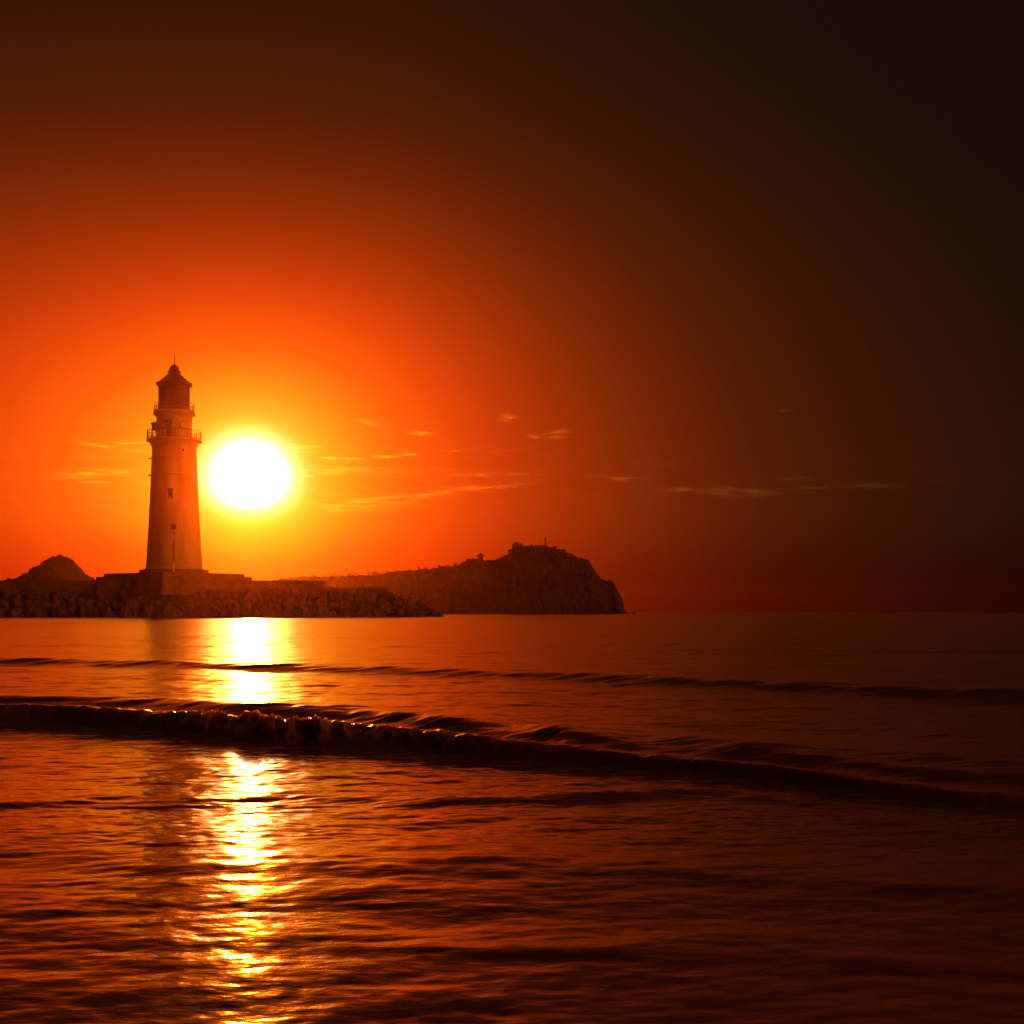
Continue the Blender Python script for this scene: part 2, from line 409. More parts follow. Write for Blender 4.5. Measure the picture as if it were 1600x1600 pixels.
co = np.empty((nr * na + 1, 3)); co[:-1, 0] = XX.ravel(); co[:-1, 1] = YY.ravel(); co[:-1, 2] = ZZ.ravel(); co[-1] = (0, 0, 0)
idx = np.arange(nr * na).reshape(nr, na)
nxt = np.roll(idx, -1, axis=1)
quads = np.stack([idx[:-1], nxt[:-1], nxt[1:], idx[1:]], -1).reshape(-1, 4)[:, ::-1]
tris = np.stack([np.full(na, nr * na), nxt[0], idx[0]], -1)[:, ::-1]
me = bpy.data.meshes.new('sea')
me.vertices.add(len(co)); me.vertices.foreach_set('co', co.ravel())
loops = np.concatenate([quads.ravel(), tris.ravel()])
me.loops.add(len(loops)); me.loops.foreach_set('vertex_index', loops.astype(np.int32))
npoly = len(quads) + len(tris)
me.polygons.add(npoly)
starts = np.concatenate([np.arange(len(quads)) * 4, len(quads) * 4 + np.arange(len(tris)) * 3])
me.polygons.foreach_set('loop_start', starts.astype(np.int32))
me.polygons.foreach_set('use_smooth', np.ones(npoly, dtype=bool))
me.update(calc_edges=True)
fa = me.attributes.new('foam', 'FLOAT', 'POINT')
fv = np.zeros(len(co), dtype=np.float32); fv[:-1] = (FOAM['v'] * (YY > 0) * (RR < 40)).ravel()
fa.data.foreach_set('value', fv)

def sea_mat():
    m, nt, b = mat_base('sea_water', 0.05, 0.5)
    b.inputs['IOR'].default_value = 1.333
    g = nt.nodes.new('ShaderNodeNewGeometry')
    sp = nt.nodes.new('ShaderNodeSeparateXYZ'); nt.links.new(g.outputs['Position'], sp.inputs[0])
    at_ = nt.nodes.new('ShaderNodeAttribute'); at_.attribute_name = 'foam'
    bc = nt.nodes.new('ShaderNodeMix'); bc.data_type = 'RGBA'
    bc.inputs['A'].default_value = (0.10, 0.05, 0.03, 1); bc.inputs['B'].default_value = (0.30, 0.27, 0.24, 1)
    nt.links.new(at_.outputs['Fac'], bc.inputs['Factor']); nt.links.new(bc.outputs['Result'], b.inputs['Base Color'])
    b.inputs['Subsurface Weight'].default_value = 1.0      # sandy, light-carrying shallows
    b.inputs['Subsurface Radius'].default_value = (1.0, 0.5, 0.2)
    b.inputs['Subsurface Scale'].default_value = 0.25
    # open water is rougher than the sheltered shallows
    mr = nt.nodes.new('ShaderNodeMapRange'); mr.interpolation_type = 'SMOOTHSTEP'
    nt.links.new(sp.outputs[1], mr.inputs[0])
    mr.inputs[1].default_value, mr.inputs[2].default_value = 6.0, 17.0
    mr.inputs[3].default_value, mr.inputs[4].default_value = 0.09, 0.185
    rx = nt.nodes.new('ShaderNodeMix'); rx.data_type = 'FLOAT'
    nt.links.new(at_.outputs['Fac'], rx.inputs['Factor']); nt.links.new(mr.outputs[0], rx.inputs['A']); rx.inputs['B'].default_value = 0.7
    nt.links.new(rx.outputs['Result'], b.inputs['Roughness'])
    mp = nt.nodes.new('ShaderNodeMapping'); mp.inputs['Scale'].default_value = (1.0, 1.6, 1.0)
    nt.links.new(g.outputs['Position'], mp.inputs[0])
    n1 = nt.nodes.new('ShaderNodeTexNoise'); n1.inputs['Scale'].default_value = 7.0; n1.inputs['Detail'].default_value = 4
    n2 = nt.nodes.new('ShaderNodeTexNoise'); n2.inputs['Scale'].default_value = 1.3; n2.inputs['Detail'].default_value = 4
    nt.links.new(mp.outputs[0], n1.inputs['Vector']); nt.links.new(mp.outputs[0], n2.inputs['Vector'])
    b1 = nt.nodes.new('ShaderNodeBump'); b1.inputs['Strength'].default_value = 0.6; b1.inputs['Distance'].default_value = 0.008
    b2 = nt.nodes.new('ShaderNodeBump'); b2.inputs['Strength'].default_value = 0.6; b2.inputs['Distance'].default_value = 0.014
    nt.links.new(n1.outputs[0], b1.inputs['Height']); nt.links.new(n2.outputs[0], b2.inputs['Height'])
    n3 = nt.nodes.new('ShaderNodeTexNoise'); n3.inputs['Scale'].default_value = 24.0; n3.inputs['Detail'].default_value = 3
    nt.links.new(mp.outputs[0], n3.inputs['Vector'])
    b3 = nt.nodes.new('ShaderNodeBump'); b3.inputs['Strength'].default_value = 0.6; b3.inputs['Distance'].default_value = 0.0011
    nt.links.new(n3.outputs[0], b3.inputs['Height']); nt.links.new(b3.outputs[0], b1.inputs['Normal'])
    nt.links.new(b1.outputs[0], b2.inputs['Normal']); nt.links.new(b2.outputs[0], b.inputs['Normal'])
    return m
sea = link_mesh('sea', me, sea_mat())
tag(sea, kind='structure')

# ------------------------------------------------------------------ headlands
def headland(name, prof, Yr, front, back, xstep, seed, rough=1.0):
    xs = np.array([(p[0] - CX) / FPX * Yr for p in prof]); zs = np.array([EYE + (HY - p[1]) / FPX * Yr for p in prof])
    X = np.arange(xs[0], xs[-1] + xstep, xstep)
    t = np.concatenate([np.linspace(-1, 0, 46), np.linspace(0, 1, 22)[1:]])
    Xg, T = np.meshgrid(X, t, indexing='ij')
    top = np.interp(X, xs, zs)[:, None]
    wid = np.clip(np.minimum(1, top / 22.0), .12, 1) ** 0.7
    Yg = Yr + np.where(T < 0, T * front * wid, T * back * wid)
    shape = np.where(T < 0, np.sin((1 + T) * math.pi / 2) ** 0.85, np.cos(T * math.pi / 2) ** 1.2)
    Zg = top * shape
    n = fbm(Xg / 9.0, Yg / 9.0, seed, 5, gain=.55) - .5
    n2 = fbm(Xg / 3.4, Yg / 3.4, seed + 5, 4, gain=.65) - .5
    h = np.clip(top / 12, 0.15, 1)
    gully = np.abs(fbm(Xg / 14.0 + Yg / 60, Yg / 40.0, seed + 9, 3) - .5)
    away = np.clip(np.abs(T) / .25, 0, 1)
    Zg = Zg + h * rough * (n * 5.0 * away + n2 * 4.2 - gully * 9 * away * shape)
    Yg = Yg + h * n * 8
    Zg = np.where(np.abs(T) > .985, -0.6, np.maximum(Zg, -0.5))
    na_, nb_ = Xg.shape
    v = np.stack([Xg, Yg, Zg], -1).reshape(-1, 3)
    ii = np.arange(na_ * nb_).reshape(na_, nb_)
    f = np.stack([ii[:-1, :-1], ii[1:, :-1], ii[1:, 1:], ii[:-1, 1:]], -1).reshape(-1, 4)
    m = bpy.data.meshes.new(name); m.from_pydata(v.tolist(), [], f.tolist()); m.update()
    o = link_mesh(name, m, M_HILL); tag(o, kind='structure')
    return lambda px: float(np.interp((px - CX) / FPX * Yr, xs, zs))

HILL_Y = 1000.0
hill_prof = [(380, 930), (420, 908), (450, 904), (500, 902), (560, 900), (600, 897), (650, 891), (700, 887), (716, 884), (730, 877), (745, 874), (770, 878), (785, 873),
             (795, 866), (800, 858), (812, 855), (835, 854), (855, 853), (870, 858), (890, 866), (905, 874), (918, 877), (924, 886), (930, 895),
             (937, 904), (945, 909), (951, 907), (955, 909), (960, 918), (966, 929), (970, 944), (972, 951), (980, 957), (984, 961)]
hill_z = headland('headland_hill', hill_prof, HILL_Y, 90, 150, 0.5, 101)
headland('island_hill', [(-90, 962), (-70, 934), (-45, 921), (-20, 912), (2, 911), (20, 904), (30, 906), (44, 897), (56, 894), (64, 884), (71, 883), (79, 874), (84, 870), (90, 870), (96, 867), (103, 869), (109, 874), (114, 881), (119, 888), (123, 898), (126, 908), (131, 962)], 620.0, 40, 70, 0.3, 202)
headland('sea_stack', [(986, 962), (987.5, 957), (990, 955.2), (993, 957.5), (995, 962)], 990.0, 4, 4, 0.15, 303, 0.25)

# ------------------------------------------------------------------ breakwater
D = 300.0
U = D / FPX                     # metres per 1600-unit at the lighthouse
def zz(py, Y=D): return EYE + (HY - py) / FPX * Y
def xx(px, Y=D): return (px - CX) / FPX * Y

wall_y = 293.0
bw = empty('breakwater', (xx(300, wall_y), wall_y, 0), 'long low concrete breakwater with a parapet wall under the lighthouse', 'breakwater')
X0 = bw.location.x
xl, xr = -520.0, xx(505, wall_y)
zw_top, zw_mid = zz(907, wall_y), zz(920.5, wall_y)
def wall_mesh(x0, x1, z0, z1, ytop, ybot, depth, n, jit, seed):
    bm = bmesh.new(); rr = random.Random(seed)
    x = x0
    while x < x1 - 0.01:
        w = min(rr.uniform(5.5, 7.5), x1 - x)
        dz = rr.uniform(-jit, jit); dy = rr.uniform(-jit, jit)
        box(bm, x + 0.02 - X0, x + w - 0.02 - X0, ytop + dy - wall_y, ytop + depth - wall_y, z0, z1 + dz, 0.05)
        x += w
    return bm
obj('parapet', wall_mesh(xl, xr, zw_mid - 1.2, zw_top, wall_y, wall_y, 4.0, 0, 0.05, 5), M_CONC, bw)
bm = bmesh.new()
box(bm, xl - X0, xr - X0 - 0.3, 0.6, 40.0, -2.0, zw_mid - 1.25, 0.1)
obj('quay_body', bm, M_CONC, bw)
xm = xx(600, wall_y)
obj('mole', wall_mesh(xr + 0.05, xm, -2.0, zw_mid + 0.05, wall_y + 0.4, wall_y, 7.5, 0, 0.04, 7), M_CONC, bw)
bm = bmesh.new()
for i in range(12):             # coping edge of the mole
    a = xr + 0.05 + (xm - xr) * i / 12; b_ = a + (xm - xr) / 12 - 0.12
    box(bm, a - X0, b_ - X0, 0.15, 1.3, zw_mid + 0.12, zw_mid + 0.34, 0.04)
obj('coping', bm, M_STONE, bw)

# rubble heart of the tapering tip
bm = bmesh.new()
tipx = [600.5, 622, 645, 668, 686]; tipy = [925, 930, 938, 950, 961]
sec = []
for a, b_ in zip(tipx, tipy):
    x_ = xx(a, 290) - X0; zt_ = max(zz(b_, 290) - .9, .15)
    sec.append([bm.verts.new((x_, yy, z_)) for yy, z_ in ((-5.2, -1.0), (-2.6, zt_), (.4, zt_), (3.5, -1.0))])
for A, B in zip(sec, sec[1:]):
    for k in range(4): bm.faces.new((A[k], B[k], B[(k + 1) % 4], A[(k + 1) % 4]))
bm.faces.new(sec[0][::-1]); bm.faces.new(sec[-1])
obj('rubble_core', bm, M_ROCK, bw)

# armour boulders on the seaward slope
def rock_mesh(seed):
    bm = bmesh.new()
    bmesh.ops.create_icosphere(bm, subdivisions=3, radius=1.0)
    rr = random.Random(seed)
    cuts = [(Vector((rr.gauss(0, 1), rr.gauss(0, 1), rr.gauss(0, 1))).normalized(), rr.uniform(.55, .85)) for _ in range(10)]
    off = Vector((seed * 7.3, seed * 2.1, 0))
    for v in bm.verts:
        p = v.co.copy()
        for nrm, h in cuts:
            dd = p.dot(nrm)
            if dd > h: p -= nrm * (dd - h) * 0.92
        p *= 1 + 0.16 * mnoise.noise(p * 2.2 + off)
        v.co = p
    me_ = bpy.data.meshes.new('armour_rock'); bm.normal_update(); bm.to_mesh(me_); bm.free()
    me_.materials.append(M_ROCK)
    return me_
ROCKS = [rock_mesh(s) for s in range(1, 8)]
rr = random.Random(77)
def rock(x, y, z, s, label, group, sq=(1, 1, 1)):
    o = bpy.data.objects.new('armour_rock', rr.choice(ROCKS)); COL.objects.link(o)
    o.location = (x, y, z); o.scale = (s * sq[0], s * sq[1], s * sq[2])
    o.rotation_euler = (rr.uniform(-.5, .5), rr.uniform(-.5, .5), rr.uniform(0, 6.28))
    return tag(o, label, 'boulder', group)
SLOPE_LABEL = 'rough grey armour boulder heaped on the seaward slope of the breakwater'
x = xx(-20, 288)
while x < xx(604, 288):
    for row in range(3):
        zc = (0.1, 2.1, 4.1)[row] + rr.uniform(-.3, .3)
        yc = (286.6, 289.0, 291.2)[row] + rr.uniform(-.5, .5)
        rock(x + rr.uniform(-.7, .7) + row * 0.7, yc, zc, rr.choice((.95, 1.15, 1.35, 1.5, 1.75 - .12 * row)) * rr.uniform(.92, 1.08), SLOPE_LABEL, 'armour boulders on the breakwater slope', (rr.uniform(.75, 1.0), 1.0, rr.uniform(1.0, 1.45)))
    x += 1.42
TAIL_LABEL = 'dark armour boulder in the tapering tail of rocks at the right tip of the breakwater'
x = xx(606, 290)
while x < xx(690, 290):
    top = zz(np.interp(x, [xx(600, 290), xx(640, 290), xx(668, 290), xx(690, 290)], [921, 931, 945, 961]), 290)
    z = 0.0
    while z < top - 0.3:
        s = rr.uniform(.9, 1.5)
        rock(x + rr.uniform(-.6, .6), 289.5 + rr.uniform(-2.0, 2.0), min(z, top - s * .7), s, TAIL_LABEL, 'boulders at the breakwater tip', (1, 1, rr.uniform(.8, 1.2)))
        z += s * 1.15
    x += 1.5

# ------------------------------------------------------------------ lighthouse terrace
LX = xx(272.3)
terr = empty('terrace', (LX, D, zw_mid - 1.2), 'stepped stone terrace with three tiers carrying the lighthouse', 'terrace')
Z0 = terr.location.z
def tier(name, half, py_top, z0, rot, n=4, bev=.06, mat=M_STONE):
    bm = bmesh.new()
    r = half
    zt = zz(py_top) - Z0
    prof = [(0, z0), (r, z0), (r, zt - .12), (r + .10, zt - .10), (r + .10, zt), (0, zt)]
    lathe(bm, prof, n, rot)
    return obj(name, bm, mat, terr), zt
_, zt1 = tier('bottom_tier', 120 * U, 901.5, 0.0, R(-85))
_, zt2 = tier('middle_tier', 108 * U, 896.6, zt1, R(-85))
_, zt3 = tier('top_tier', 53.5 * U, 890.3, zt2, R(22.5), 8)
TOPZ = Z0 + zt3

# ------------------------------------------------------------------ lighthouse
lh = empty('lighthouse', (LX, D, TOPZ), 'tall white round lighthouse with two railed galleries and a dark red pointed roof', 'lighthouse')
def lz(py): return (890.3 - py) * U
def px_r(v): return v * U
bm = bmesh.new()
prof = [(px_r(44.2), 0.0), (px_r(44.2), .35), (px_r(43.3), .45)]
for py in range(885, 703, -5):
    t = (890 - py) / 187.0
    prof.append((px_r(43.3 - 9.6 * t - 0.9 * math.sin(t * math.pi) * .8), lz(py)))
prof += [(px_r(33.6), lz(703)), (px_r(34.2), lz(701)), (px_r(34.2), lz(699.6)), (px_r(35.2), lz(697)), (px_r(36.8), lz(694)), (px_r(38.2), lz(691.4)), (px_r(38.2), lz(690.8))]
lathe(bm, prof, 96)
tower = obj('tower', bm, M_WHITE, lh, True)
def tower_r(py): t = (890 - py) / 187.0; return px_r(43.3 - 9.6 * t - 0.72 * math.sin(t * math.pi))
for py, w in ((743, 1.5), (717, 1.2)):
    bm = bmesh.new(); r0 = tower_r(py)
    lathe(bm, [(r0 - .05, lz(py + w)), (r0 + .13, lz(py + w * .7)), (r0 + .15, lz(py)), (r0 + .13, lz(py - w * .7)), (r0 - .05, lz(py - w))], 96)
    sc_ = obj('string_course', bm, M_TRIM, lh, True)
    bm = bmesh.new()   # small bracket standing off the band
    a = R(183); p = Vector((math.cos(a), math.sin(a), 0))
    tube(bm, p * (r0 + .05) + Vector((0, 0, lz(py))), p * (r0 + .48) + Vector((0, 0, lz(py))), .07, .07)
    bmesh.ops.create_uvsphere(bm, u_segments=10, v_segments=6, radius=.2, matrix=Matrix.Translation(p * (r0 + .5) + Vector((0, 0, lz(py)))))
    obj('bracket', bm, M_IRON, sc_)
bm = bmesh.new(); lathe(bm, [(0, lz(690.8)), (px_r(42.2), lz(690.8)), (px_r(42.6), lz(690.2)), (px_r(42.6), lz(688)), (px_r(42.0), lz(687.3)), (0, lz(687.3))], 96)
obj('gallery_deck', bm, M_TRIM, lh)

def railing(name, rad, z0, h, nposts, rails, mat, r=.045):
    bm = bmesh.new()
    for i in range(nposts):
        a = 2 * math.pi * (i + .35) / nposts
        thick = r * 1.5 if i % 4 == 0 else r * .55
        tube(bm, (rad * math.cos(a), rad * math.sin(a), z0), (rad * math.cos(a), rad * math.sin(a), z0 + h), thick, thick, 6)
    for f in rails:
        torus(bm, rad, z0 + h * f, r * (1.3 if f > .9 else .8))
    return obj(name, bm, mat, lh)
railing('gallery_railing', px_r(41.6), lz(687.3), 13.2 * U, 56, (1.0, .12), M_IRON, .05)
# watch room
bm = bmesh.new(); lathe(bm, [(px_r(28.2), lz(687.3)), (px_r(28.2), lz(686)), (px_r(27.4), lz(685.4)), (px_r(27.0), lz(652.5)), (px_r(28.4), lz(651.5)), (px_r(30.2), lz(650.2)), (px_r(30.2), lz(649.6))], 80)
watch = obj('watch_room', bm, M_WHITE, lh, True)
bm = bmesh.new(); lathe(bm, [(0, lz(649.6)), (px_r(31.4), lz(649.6)), (px_r(31.9), lz(649.0)), (px_r(31.9), lz(645.5)), (px_r(31.1), lz(644.6)), (px_r(31.1), lz(643)), (0, lz(643))], 80)
obj('gallery_deck', bm, M_TRIM, lh)
railing('gallery_railing', px_r(30.6), lz(643), 11.0 * U, 44, (1.0, .5, .1), M_IRON, .045)

def wall_opening(name, px, py0, py1, w, rad, pane_mat, frame_mat, depth=.12):
    """a framed opening on a round wall, facing the beach"""
    c = (px - 272.3) * U; a = math.asin(max(-1, min(1, c / rad)))
    rot = Matrix.Rotation(a, 4, 'Z') @ Matrix.Translation((0, -rad, 0))
    hw = w * U / 2; z0, z1 = lz(py1), lz(py0)
    bm = bmesh.new()
    t = .09
    for (x0, x1, za, zb) in ((-hw - t, -hw, z0 - t, z1 + t), (hw, hw + t, z0 - t, z1 + t), (-hw, hw, z1, z1 + t), (-hw, hw, z0 - t, z0)):
        box(bm, x0, x1, -depth, .35, za, zb, .015)
    bm.transform(rot)
    f = obj(name, bm, frame_mat, lh)
    bm = bmesh.new(); box(bm, -hw + .002, hw - .002, -.03, .25, z0 + .002, z1 - .002); bm.transform(rot)
    obj('pane' if name == 'window' else 'door_leaf', bm, pane_mat, f)
    return f
M_PANE = mottled('window_pane', (0.03, 0.028, 0.02), (0.05, 0.045, 0.03), 1.0, 0.12, spec=0.6)
wall_opening('window', 275.2, 766.5, 783.5, 7.2, tower_r(775), M_PANE, M_TRIM)
wall_opening('window', 287.2, 660.5, 672.5, 6.0, px_r(27.2), M_PANE, M_TRIM)
wall_opening('door', 270.5, 660.0, 685.5, 8.5, px_r(27.3), M_DARK, M_IRON, .18)
# lamp bracket fixed high on the tower
bm = bmesh.new(); r0 = tower_r(706); a = math.asin((291.5 - 272.3) * U / r0)
p = Vector((math.sin(a), -math.cos(a), 0))
tube(bm, p * (r0 - .1) + Vector((0, 0, lz(706))), p * (r0 + .4) + Vector((0, 0, lz(706.5))), .06)
bmesh.ops.create_cone(bm, cap_ends=True, segments=12, radius1=.34, radius2=.16, depth=.4, matrix=Matrix.Translation(p * (r0 + .42) + Vector((0, 0, lz(706.5)))))
obj('wall_lamp', bm, M_IRON, lh)
# fog signal housing on the left of the lower gallery
fog_x, zg = (241.5 - 272.3) * U, lz(687.3)
bm = bmesh.new()
for dx, dy in ((-.5, -.5), (.5, -.5), (-.5, .5), (.5, .5)):
    tube(bm, (fog_x + dx, dy, zg), (fog_x + dx * .9, dy * .9, lz(672.5)), .09)
for za in (.9, 1.5): box(bm, fog_x - .55, fog_x + .55, -.06, .06, zg + za - .05, zg + za + .05)
fs = obj('fog_signal', bm, M_IRON, lh)
bm = bmesh.new(); lathe(bm, [(0, 0), (.58, 0), (.62, .12), (.62, 1.35), (.56, 1.5), (0, 1.5)], 20); bm.transform(Matrix.Translation((fog_x, 0, lz(673.0))))
obj('horn_drum', bm, M_IRON, fs)
bm = bmesh.new(); lathe(bm, [(0, 0), (.86, -.06), (.9, 0), (.45, .3), (0, .36)], 20); bm.transform(Matrix.Translation((fog_x, 0, lz(661.8))))
obj('hood', bm, M_IRON, fs)

# lantern room, eight sided
LR = px_r(24.4); A8 = R(22.5 + 12)
bm = bmesh.new()
lathe(bm, [(LR + .04, lz(643)), (LR + .04, lz(637.5)), (LR - .1, lz(637.3)), (LR - .1, lz(643))], 8, A8)
obj('lantern_wall', bm, M_REDROOF, lh)
bm = bmesh.new()
for i in range(8):
    a = A8 + i * math.pi / 4; a2 = a + math.pi / 4
    P, Q = Vector((LR * math.cos(a), LR * math.sin(a), 0)), Vector((LR * math.cos(a2), LR * math.sin(a2), 0))
    tube(bm, P + Vector((0, 0, lz(637.5))), P + Vector((0, 0, lz(603))), .16, .16, 8)
    for k in (1, 2):
        mid = P.lerp(Q, k / 3)
        tube(bm, mid + Vector((0, 0, lz(637.5))), mid + Vector((0, 0, lz(603))), .06, .06, 6)
    for py in (637.2, 632, 603.2):
        tube(bm, P + Vector((0, 0, lz(py))), Q + Vector((0, 0, lz(py))), .10, .10, 6)
obj('lantern_frame', bm, M_REDROOF, lh)
for i in range(8):
    a = A8 + i * math.pi / 4; a2 = a + math.pi / 4; r_ = LR - .02
    bm = bmesh.new()
    vs = [bm.verts.new((r_ * math.cos(q), r_ * math.sin(q), z)) for q, z in ((a, lz(637)), (a2, lz(637)), (a2, lz(603.5)), (a, lz(603.5)))]
    bm.faces.new(vs)
    obj('lantern_pane', bm, M_GLASS, lh)
bm = bmesh.new()
lathe(bm, [(0, lz(642.9)), (.7, lz(642.9)), (.7, lz(634)), (1.15, lz(631)), (1.45, lz(624)), (1.5, lz(618)), (1.4, lz(612)), (1.0, lz(606)), (.4, lz(603.2)), (0, lz(603))], 32)
obj('lens', bm, M_LENS, lh, True)
# curtained blind side towards the land, as the darkened panes show
bm = bmesh.new()
for i in (4, 5):
    pass
bm.free()
bm = bmesh.new()
re = px_r(27.2)
lathe(bm, [(0, lz(603.4)), (re - .25, lz(602.6)), (re, lz(601.6)), (re, lz(600.6)), (px_r(24.2), lz(599.0)), (px_r(19), lz(594.6)), (px_r(13.5), lz(589.6)), (px_r(9.2), lz(585.2)), (px_r(8.0), lz(583.4)), (0, lz(583.4))], 8, A8)
roof = obj('roof', bm, M_REDROOF, lh)
bm = bmesh.new()
for i in range(8):
    a = A8 + i * math.pi / 4; d_ = Vector((math.cos(a), math.sin(a), 0))
    pts = [(27.2, 600.9), (24.2, 599.0), (19, 594.6), (13.5, 589.6), (9.2, 585.2)]
    for (r1, y1), (r2, y2) in zip(pts, pts[1:]):
        tube(bm, d_ * px_r(r1) + Vector((0, 0, lz(y1))), d_ * px_r(r2) + Vector((0, 0, lz(y2))), .13, .13, 6)
    for r1, y1 in pts[1:4]:
        bmesh.ops.create_uvsphere(bm, u_segments=8, v_segments=5, radius=.2, matrix=Matrix.Translation(d_ * px_r(r1) + Vector((0, 0, lz(y1) + .05))))
    bmesh.ops.create_uvsphere(bm, u_segments=8, v_segments=6, radius=.3, matrix=Matrix.Translation(d_ * px_r(27.6) + Vector((0, 0, lz(601.0)))))
obj('rib', bm, M_REDROOF, roof)
bm = bmesh.new()
lathe(bm, [(px_r(8.2), lz(583.4)), (px_r(8.6), lz(582.8)), (px_r(10.4), lz(582.2)), (px_r(10.6), lz(581.0)), (px_r(9.6), lz(580.2)), (px_r(8.0), lz(579.8)), (px_r(7.7), lz(577.5)), (px_r(7.0), lz(574.5)), (px_r(5.4), lz(572)), (px_r(2.8), lz(570.4)), (.12, lz(569.6)), (0, lz(569.6))], 32)
obj('ventilator', bm, M_REDROOF, lh, True)
bm = bmesh.new(); tube(bm, (px_r(.5), 0, lz(570)), (px_r(.5), 0, lz(552)), .10, .05); obj('lightning_rod', bm, M_IRON, lh)

# ------------------------------------------------------------------ lamp post in front of the tower
PY = D - 12.5
lp = empty('lamp_post', (xx(271.3, PY), PY, Z0 + zt1), 'slender red and white lamp post with a boxy head in front of the lighthouse door side', 'lamp post')
lp['label'] = 'slender red and white lamp post with a boxy head standing before the lighthouse'
pz = lambda py: zz(py, PY) - lp.location.z
M_POLEWHITE = mottled('pole_white_paint', (0.55, 0.5, 0.45), (0.7, 0.66, 0.6), 2, 0.5)
bm = bmesh.new(); tube(bm, (0, 0, 0), (0, 0, .4), .42, .3, 12); obj('foot', bm, M_CONC, lp)
bm = bmesh.new(); tube(bm, (0, 0, .4), (0, 0, pz(877)), .16, .15, 12); obj('pole', bm, M_POLEWHITE, lp)
bm = bmesh.new(); tube(bm, (0, 0, pz(877)), (0, 0, pz(846)), .2, .19, 12); obj('pole', bm, M_REDIRON, lp)
bm = bmesh.new(); tube(bm, (0, 0, pz(846)), (0, 0, pz(826)), .09, .08, 10)
bmesh.ops.create_uvsphere(bm, u_segments=12, v_segments=8, radius=.27, matrix=Matrix.Translation((0, 0, pz(832.5)))); obj('neck', bm, M_REDIRON, lp)
bm = bmesh.new()
box(bm, -.56, .56, -.4, .4, pz(827), pz(820.5), .06)
box(bm, -.64, .64, -.48, .48, pz(820.5) + .004, pz(819.7), .03)
obj('lamp_head', bm, M_IRON, lp)

# ------------------------------------------------------------------ things on the headland
def on_hill(px, Y=HILL_Y): return Vector(((px - CX) / FPX * Y, Y, hill_z(px)))
HU = HILL_Y / FPX
def pavilion(px, wpx, hpx, label, cat='pavilion'):
    p = on_hill(px); t = empty('pavilion', p - Vector((0, 0, .6)), label, cat)
    w, h = wpx * HU / 2, hpx * HU + .6
    bm = bmesh.new(); box(bm, -w, w, -w, w, 0, .7, .05); obj('base', bm, M_STONE, t)
    for sx in (-1, 1):
        for sy in (-1, 1):
            bm = bmesh.new(); tube(bm, (sx * w * .8, sy * w * .8, .7), (sx * w * .8, sy * w * .8, h * .55), .22, .2); obj('column', bm, M_WALL, t)
    bm = bmesh.new(); box(bm, -w * .62, w * .62, -w * .62, w * .62, .71, h * .55, .03); obj('wall', bm, M_WALL, t)
    bm = bmesh.new(); lathe(bm, [(0, h * .55), (w * 1.5, h * .55), (w * 1.62, h * .62), (w * 1.05, h * .74), (w * .5, h * .9), (w * .2, h), (0, h + .15)], 8, R(22.5)); obj('roof', bm, M_WALL, t)
pavilion(751, 9, 11, 'small round roofed pavilion on the lower left shoulder of the headland')
p = on_hill(809)
t = empty('hilltop_house', p - Vector((0, 0, .8)), 'squat flat roofed house at the left end of the headland summit', 'house')
bm = bmesh.new(); box(bm, -4.0, 3.6, -3, 3, 0, 3.2, .05); box(bm, -2.6, 1.0, -2.2, 2.2, 3.204, 4.4, .05); obj('wall', bm, M_WALL, t)
bm = bmesh.new(); box(bm, -4.3, 3.9, -3.3, -3.004, 3.0, 3.45, .02); box(bm, -2.9, 1.3, -2.5, 2.5, 4.404, 4.7, .03); obj('roof', bm, M_STONE, t)
bm = bmesh.new(); tube(bm, (2.2, 0, 3.2), (2.2, 0, 5.0), .18); obj('chimney', bm, M_WALL, t)
for wx_ in (-3.0, -.6, 1.8):
    bm = bmesh.new(); box(bm, wx_, wx_ + 1.0, -3.06, -3.003, 1.2, 2.4); obj('window', bm, M_DARK, t)
p = on_hill(852)
t = empty('beacon_tower', p - Vector((0, 0, .8)), 'thin beacon mast on the summit of the headland', 'beacon')
bm = bmesh.new(); box(bm, -1.0, 1.0, -1, 1, 0, 1.2, .05); obj('base', bm, M_STONE, t)
bm = bmesh.new(); tube(bm, (0, 0, 1.2), (0, 0, 5.2), .6, .5, 10); obj('shaft', bm, M_WALL, t)
bm = bmesh.new(); lathe(bm, [(0, 5.2), (.75, 5.2), (.75, 5.4), (.45, 5.45), (.45, 6.0), (.6, 6.05), (0, 6.6)], 12); obj('lamp_cage', bm, M_IRON, t)
p = on_hill(831)
t = empty('hilltop_hut', p - Vector((0, 0, .6)), 'tiny gable roofed hut between the house and the beacon on the summit', 'hut')
bm = bmesh.new(); box(bm, -.9, .9, -.9, .9, 0, 1.6, .03); obj('wall', bm, M_WALL, t)
bm = bmesh.new(); lathe(bm, [(0, 1.605), (1.5, 1.605), (1.5, 1.75), (0, 2.4)], 4, R(45)); obj('roof', bm, M_STONE, t)

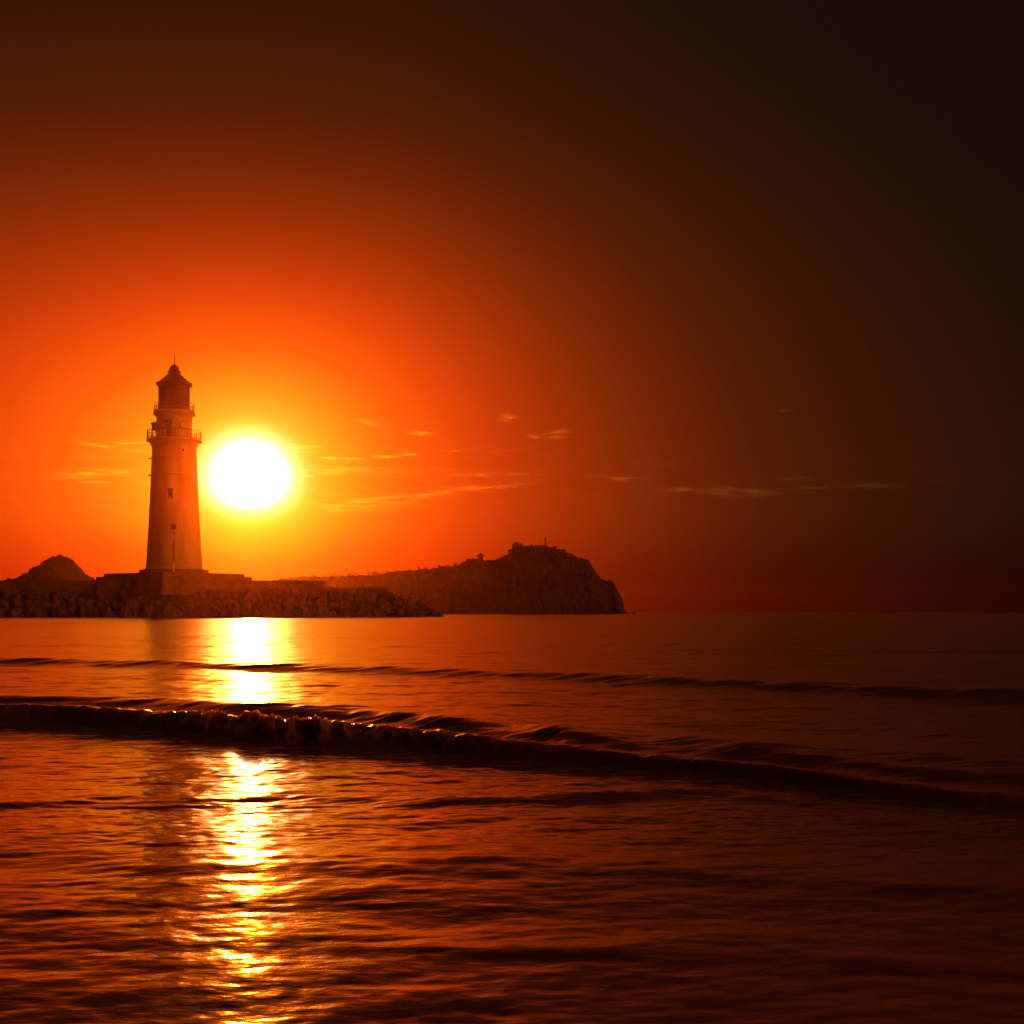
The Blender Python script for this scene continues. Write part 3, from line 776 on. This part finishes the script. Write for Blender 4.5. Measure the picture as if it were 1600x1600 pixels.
# trees along the ridge
def tree_proto(seed, h, w, label, group):
    rr = random.Random(seed)
    t = empty('tree', (0, 0, -50), label, 'tree', group)
    bm = bmesh.new(); tube(bm, (0, 0, 0), (.05 * h, 0, h * .5), .035 * h, .02 * h, 7)
    for k in range(4):
        a = rr.uniform(0, 6.28); tube(bm, (.03 * h, 0, h * (.3 + .05 * k)), (w * .5 * math.cos(a), w * .5 * math.sin(a), h * rr.uniform(.5, .8)), .016 * h, .006 * h, 5)
    obj('trunk', bm, M_BARK, t)
    bm = bmesh.new()
    clumps = [(Vector((rr.uniform(-w, w) * .55, rr.uniform(-w, w) * .55, h * rr.uniform(.18, .80))), rr.uniform(.22, .42) * w) for _ in range(9)]
    for c, r0 in clumps:
        for _ in range(46):
            d_ = Vector((rr.gauss(0, 1), rr.gauss(0, 1), rr.gauss(0, .8))).normalized() * r0 * rr.uniform(.45, 1.1)
            s = rr.uniform(.05, .10) * w
            q = Vector((rr.gauss(0, 1), rr.gauss(0, 1), rr.gauss(0, 1))).to_track_quat('Z', 'Y')
            vs = [bm.verts.new(c + d_ + q @ Vector(v)) for v in ((-s, -s * .6, 0), (s, -s * .6, 0), (s * .8, s * .7, 0), (-s * .8, s * .7, 0))]
            bm.faces.new(vs)
    obj('crown', bm, M_LEAF, t)
    return t
def copy_tree(o):
    c = o.copy(); COL.objects.link(c)
    for ch in o.children:
        k = ch.copy(); COL.objects.link(k); k.parent = c
    return c
TREE_G = 'trees along the headland ridge'
kinds = [tree_proto(1, 4.4, 2.6, 'round dark bushy tree on the low left ridge of the headland', TREE_G),
         tree_proto(2, 5.6, 1.5, 'thin upright dark tree on the low left ridge of the headland', TREE_G),
         tree_proto(3, 3.4, 3.2, 'low spreading dark tree on the upper slope of the headland', TREE_G)]
used = [False] * 3
def plant(px, k, s):
    o = kinds[k] if not used[k] else copy_tree(kinds[k]); used[k] = True
    Y = HILL_Y + rr.uniform(-4, 4)
    o.location = on_hill(px) + Vector((0, Y - HILL_Y, -1.1)); o.scale = (s, s, s * rr.uniform(.85, 1.2)); o.rotation_euler = (0, 0, rr.uniform(0, 6.28))
for px in (492, 505, 517, 527, 534, 546, 552, 561, 575, 584, 590, 606, 618, 633, 641, 664, 676, 690, 702, 711):
    plant(px, 0, rr.uniform(.55, .95))
for px in (523, 587, 655, 686, 698):
    plant(px, 1, rr.uniform(.7, 1.0))
for px in (724, 733, 739, 764, 772, 778, 784, 790, 797, 818, 826, 842, 866, 880, 893, 909, 916, 947):
    plant(px, 2, rr.uniform(.5, .85))

# ------------------------------------------------------------------ haze
HS = 3900.0
bm = bmesh.new(); box(bm, -HS, HS, -HS, HS, -3.2, 66.0)
haze = obj('haze', bm, None)
m = bpy.data.materials.new('sea_haze'); m.use_nodes = True
nt = m.node_tree; nt.nodes.clear()
pv = nt.nodes.new('ShaderNodeVolumePrincipled')
pv.inputs['Color'].default_value = (0.95, 0.48, 0.45, 1)
pv.inputs['Density'].default_value = 2.1e-5
pv.inputs['Anisotropy'].default_value = 0.970
out = nt.nodes.new('ShaderNodeOutputMaterial'); nt.links.new(pv.outputs[0], out.inputs['Volume'])
haze.data.materials.append(m)
tag(haze, kind='stuff')
